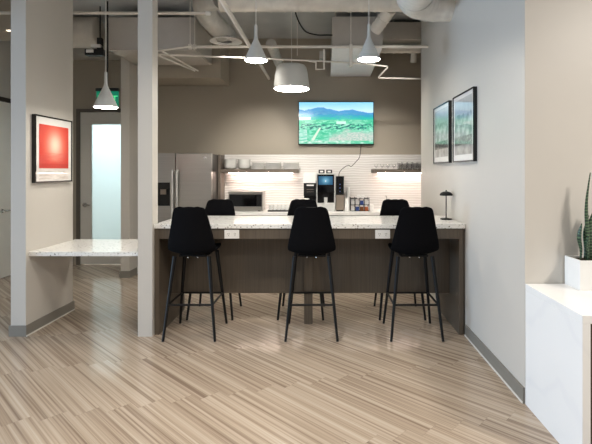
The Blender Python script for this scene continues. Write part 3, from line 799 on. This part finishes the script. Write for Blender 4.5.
# ------------------------------------------------------------------ ceiling services
def ribbed(path, r, gap=.11, rib=.006, seg=28):
    """duct along a path with raised seams"""
    P = [Vector(p) for p in path]; pts = []; rad = []; acc = 0
    for a, c in zip(P, P[1:]):
        L = (c-a).length; n = max(1, int(L/.02))
        for k in range(n):
            pts.append(a+(c-a)*k/n)
            acc += L/n; rad.append(r+rib if (acc % gap) < L/n*1.01 else r)
    pts.append(P[-1]); rad.append(r)
    return MB().tube(pts, r, seg, radii=rad)
arc = lambda c, r, a0, a1, z, n=12: [(c[0]+r*math.cos(a0+(a1-a0)*k/n), c[1]+r*math.sin(a0+(a1-a0)*k/n), z) for k in range(n+1)]
zc = 3.31
big_ = tag(ribbed([(.905, 2.2, zc), (.905, 4.45, zc)] + arc((1.205, 4.45), .3, PI, PI/2, zc) + [(XR-.001, 4.75, zc)], .182, .09).build('spiral_duct', 'galv', None, True),
    'large bright spiral duct that bends into the right wall', 'duct')
long_ = tag(ribbed([(-1.2, 5.2, 3.545), (XR-.001, 5.2, 3.545)], .155, .15).build('spiral_duct', 'duct', None, True), 'long straight spiral duct across the top of the room', 'duct')
tag(ribbed(bez([(-1.215, 5.2, 3.545), (-1.42, 5.32, 3.53), (-1.43, 5.6, 3.45), (-1.30, 5.86, 3.33), (-1.285, 5.9, 3.285)], 12), .125, .04, .005).build('flexible_duct', 'flex', None, True),
    'grey flexible duct curving down to the round air diffuser', 'duct')
r = thing('air_diffuser', (-1.285, 5.9, 3.235), 'round white air diffuser under the grey flexible duct', 'diffuser')
MB().lathe([(.205, .012), (.21, .004), (.19, 0), (.15, .012), (.15, .03), (.13, .05)], 40, (-1.285,5.9,3.235)).build('outer_ring', 'white', r, True)
MB().lathe([(.12, .012), (.125, .004), (.08, .0), (.08, .02)], 36, (-1.285,5.9,3.235)).build('inner_cone', 'white', r, True)
MB().lathe([(.148, .031), (.148, .034)], 36, (-1.285,5.9,3.235)).build('throat', 'blackplastic', r)
tag(ribbed([(-.70, 5.95, 3.22), (-.70, 7.39, 3.22)], .065, .05).build('flexible_duct', 'flex', None, True), 'short grey duct running to the back wall between cone and drum pendants', 'duct')
thin_ = tag(ribbed([(.80, 6.6, 3.33), (2.599, 6.6, 3.33)], .058, .12).build('spiral_duct', 'duct', None, True), 'thin beige duct behind the end of the right wall', 'duct')
MB().tube(bez([(1.33, 6.6, 3.33), (1.33, 6.66, 3.26), (1.33, 6.70, 3.16)], 6), .045, 16).build('elbow', 'duct', thin_, True)
ribbed([(.79, 5.30, 3.47), (.74, 5.5, 3.42), (.64, 5.64, 3.305)], .075, .06).build('branch', 'duct', long_, True)
# boxed units
r = thing('air_handler', (.43, 6.5, 3.156), 'boxy ceiling air unit with white underside above the television', 'air handler')
MB().box(.105, .76, 5.82, 7.3, 3.17, 3.54).build('casing', 'unit', r)
b = MB(); b.box(.105, .76, 5.82, 6.35, 3.148, 3.162); b.box(.105, .76, 6.362, 7.39, 3.148, 3.162)
for v in b.bm.verts: v.co.z -= (v.co.y-5.82)*.035
b.build('underside_panel', 'unitwhite', r)
for x in (.15, .72): MB().tube([(x, 6.0, 3.54), (x, 6.0, CEIL-.001)], .006, 8).build('hanger', 'pipe', r)
krd_ = tag(MB().box(.78, 2.599, 6.4, 7.0, 3.42, 3.66).build('rectangular_duct', 'unit'), 'dark rectangular duct above the thin beige duct by the right wall', 'duct')
r = thing('rectangular_duct', (-2.25, 6.2, 3.12), 'large boxed duct beside the post, above the refrigerator', 'duct')
MB().box(-2.82, -1.675, 5.82, 6.72, 3.13, 3.53).build('casing', 'unit', r)
MB().box(-2.80, -1.69, 5.84, 6.70, 3.115, 3.129).build('underside_panel', 'unit', r)
cor_ = tag(MB().box(XL+.001, -2.94, 6.95, 7.39, 3.36, 3.6).build('rectangular_duct', 'unit'), 'boxed duct along the back wall above the frosted door', 'duct')
ins_ = tag(MB().tube(bez([(-4.2, 6.3, 3.48), (-3.6, 6.3, 3.48), (-3.3, 6.3, 3.48), (-3.17, 6.3, 3.48), (-3.11, 6.3, 3.48)], 8), .21, 28, radii=[.21]*24+[.21-.11*(k/8)**2 for k in range(9)]).build('insulated_duct', 'duct', None, True), 'rounded beige duct end beside the stub wall', 'duct')
r = thing('emergency_light', (-2.95, 5.95, 3.065), 'small black emergency light with pale lamp head above the exit sign', 'emergency light')
MB().box(-3.14, -2.90, 5.9, 6.0, 3.065, 3.145, bev=.006).build('housing', 'blackplastic', r)
MB().box(-3.115, -3.02, 5.885, 5.901, 3.095, 3.135, bev=.005).build('lamp_head', 'white', r)
MB().box(-3.055, -2.93, 5.89, 5.99, 3.165, 3.205, bev=.005).build('cover', 'white', r)
MB().box(-2.99, -2.93, 5.92, 5.98, 3.145, 3.30, bev=.004).build('bracket', 'blackplastic', r)
MB().tube([(-2.96, 5.95, 3.29), (-2.96, 5.95, CEIL-.001)], .008, 8).build('stem', 'blackplastic', r)
for o_, pts_ in ((big_, [(.905, 3.0, 3.49), (1.2, 4.75, 3.49)]), (long_, [(-1.0, 5.2, 3.70), (.2, 5.2, 3.70)]), (thin_, []), (ins_, [(-3.9, 6.3, 3.69)]),
                 (cor_, [(-4.2, 7.1, 3.6), (-3.2, 7.1, 3.6)]), (krd_, [(1.0, 6.5, 3.66), (2.3, 6.5, 3.66)])):
    for p_ in pts_: MB().tube([p_, (p_[0], p_[1], CEIL)], .006, 8).build('hanger', 'pipe', o_)
MB().tube([(1.6, 6.6, 3.387), (1.6, 6.6, 3.42)], .006, 8).build('hanger', 'pipe', thin_)
# pipes
def pipe(pts, rad, label, mat='pipe', name='ceiling_pipe', cat='pipe'):
    return tag(MB().tube(pts, rad, 14).build(name, mat, None, True), label, cat)
r = thing('ceiling_rail', (-.2, 5.74, 3.14), 'long horizontal rail crossing below the ceiling from the right wall', 'pipe')
MB().tube([(-1.72, 5.78, 3.14), (XR-.001, 5.78, 3.14)], .019, 14).build('bar', 'pipe', r, True)
for x in (-1.72, -1.66, .345):
    h_ = MB().tube([(x, 5.78, 3.14), (x, 5.78, CEIL-.001)], .006, 8).build('hanger_rod', 'pipe', r)
    MB().box(x-.02, x+.02, 5.755, 5.805, 2.88 if x > 0 else 3.11, 3.17, bev=.004).build('clamp', 'pipe', h_)
pipe(bez([(-2.0, 5.43, 2.95), (.064, 5.78, 2.95), (.80, 6.02, 2.95)], 6)[:-1] + [(.844, 6.03, 2.945), (.85, 6.04, 2.93), (.75, 6.19, 2.835), (.755, 6.2, 2.825), (2.59, 6.36, 2.82)], .0105, 'thin conduit sloping across the room and jogging down near the right wall')
pipe([(-2.02, 5.47, 2.95), (-1.817, 6.32, 2.95)], .011, 'slanting conduit beside the post, leftmost of two running away side by side')
pipe([(-1.99, 5.29, 2.95), (-1.71, 5.75, 3.135)], .011, 'short slanting conduit rising beside the post to the end of the long rail')
pipe([(-1.904, 5.29, 2.95), (-1.77, 6.32, 2.95)], .011, 'slanting conduit beside the post, right one of two running away side by side')
pipe([(-.192, 5.70, 2.936), (-.102, 5.70, 2.923), (-.102, 5.70, 2.833), (0, 5.70, 2.833), (0, 5.70, 3.085)], .011, 'small loop of conduit hanging between the drum pendant and the air unit')
pipe([(-.905, 2.6, 3.06), (-.905, BACK-.001, 3.06)], .023, 'thick pale pipe running straight to the back wall beside the round diffuser')
pipe([(XL+.001, 5.08, 3.33), (-1.33, 5.08, 3.325)], .017, 'horizontal pipe passing behind the post near the ceiling')
tag(MB().lathe([(.02, 0), (.024, .004), (.024, .05), (.018, .055)], 16, (-1.335, 5.08, 3.325), 'X').build('pipe_cap', 'white', None, True), 'pale cap on the end of the pipe behind the post', 'pipe cap')
pipe(bez([(-.36, 5.5, CEIL-.001), (-.35, 5.6, 3.50), (-.25, 5.75, 3.34), (-.10, 5.8, 3.30), (.03, 5.815, 3.30), (.11, 5.815, 3.30)], 8), .009, 'dark flexible cable looping down to the ceiling air unit', 'rubber', 'cable', 'cable')
pipe([(-3.02, 5.3, 3.25), (-3.02, 5.3, CEIL-.001)], .008, 'thin red brown conduit behind the low pendant cord', 'copper')
tag(MB().box(-.06, .02, 5.84, 5.92, 3.0, 3.10, bev=.005).build('junction_box', 'unit'), 'small grey junction box behind the long rail beside the air unit', 'box')
pipe([(-.40+.06, 5.72, 3.01), (-.34, 5.72, CEIL-.001)], .004, 'thin hanger wire beside the drum pendant cord')
# ------------------------------------------------------------------ camera
cd = bpy.data.cameras.new('camera'); cam = bpy.data.objects.new('camera', cd); COL.objects.link(cam)
cam.location = (0, 0, H); cam.rotation_euler = (PI/2, 0, 0)
cd.sensor_width = 36; cd.lens = 450/592*36; cd.shift_x = -28/592; cd.shift_y = -51.5/592; cd.clip_start = .05
SC.camera = cam

# ------------------------------------------------------------------ light
def area(name, loc, rot, sx, sy, power, col=(1,1,1), shape='RECTANGLE'):
    l = bpy.data.lights.new(name, 'AREA'); l.shape = shape; l.size = sx; l.size_y = sy; l.energy = power; l.color = col
    o = bpy.data.objects.new(name, l); o.location = loc; o.rotation_euler = rot; COL.objects.link(o); return o
WARM = (1, .93, .84); COOL = (.80, .90, 1)
area('ceiling_light_right', (3.2, .7, 3.3), (0,0,0), .5, .5, 135, WARM)
area('ceiling_light_mid', (-.7, 2.7, 3.5), (0,0,0), .8, .8, 50, WARM).data.spread = math.radians(125)
area('ceiling_light_front', (-.2, .2, 3.5), (0,0,0), 1.2, 1.2, 34, WARM)
area('corridor_light', (-3.8, 5.5, 3.3), (0,0,0), .3, .3, 9, WARM).data.spread = math.radians(120)
area('window_daylight', (-9.6, 1.7, 1.0), (0, -PI/2, 0), 2.2, 4.4, 640, (.50, .73, 1))
for sx_ in (-1.05, .92):  # two unseen fill spots, added to brighten the tiles and dishes; no fixture
    sp_ = bpy.data.lights.new('kitchen_fill_spot', 'SPOT'); sp_.energy = 190; sp_.color = WARM; sp_.spot_size = math.radians(58); sp_.spot_blend = 1; sp_.shadow_soft_size = .05
    so_ = bpy.data.objects.new('kitchen_fill_spot', sp_); so_.location = (sx_, 5.0, 3.33); COL.objects.link(so_)
    so_.rotation_euler = (Vector((sx_*.8, 7.4, 1.15))-Vector(so_.location)).to_track_quat('-Z', 'Y').to_euler()
area('room_light_beyond', (-3.6, 8.4, 2.9), (0,0,0), 1.2, 1.0, 125, (.98,.99,1))
wd = bpy.data.worlds.new('world'); SC.world = wd; wd.use_nodes = True
bg = wd.node_tree.nodes['Background']; bg.inputs[0].default_value = (1,.97,.93,1); bg.inputs[1].default_value = .34

SC.view_settings.view_transform = 'Standard'; SC.view_settings.look = 'None'
SC.view_settings.exposure = 0; SC.view_settings.gamma = 1; SC.view_settings.use_curve_mapping = False
SC.cycles.use_denoising = True
SC.cycles.max_bounces = 10
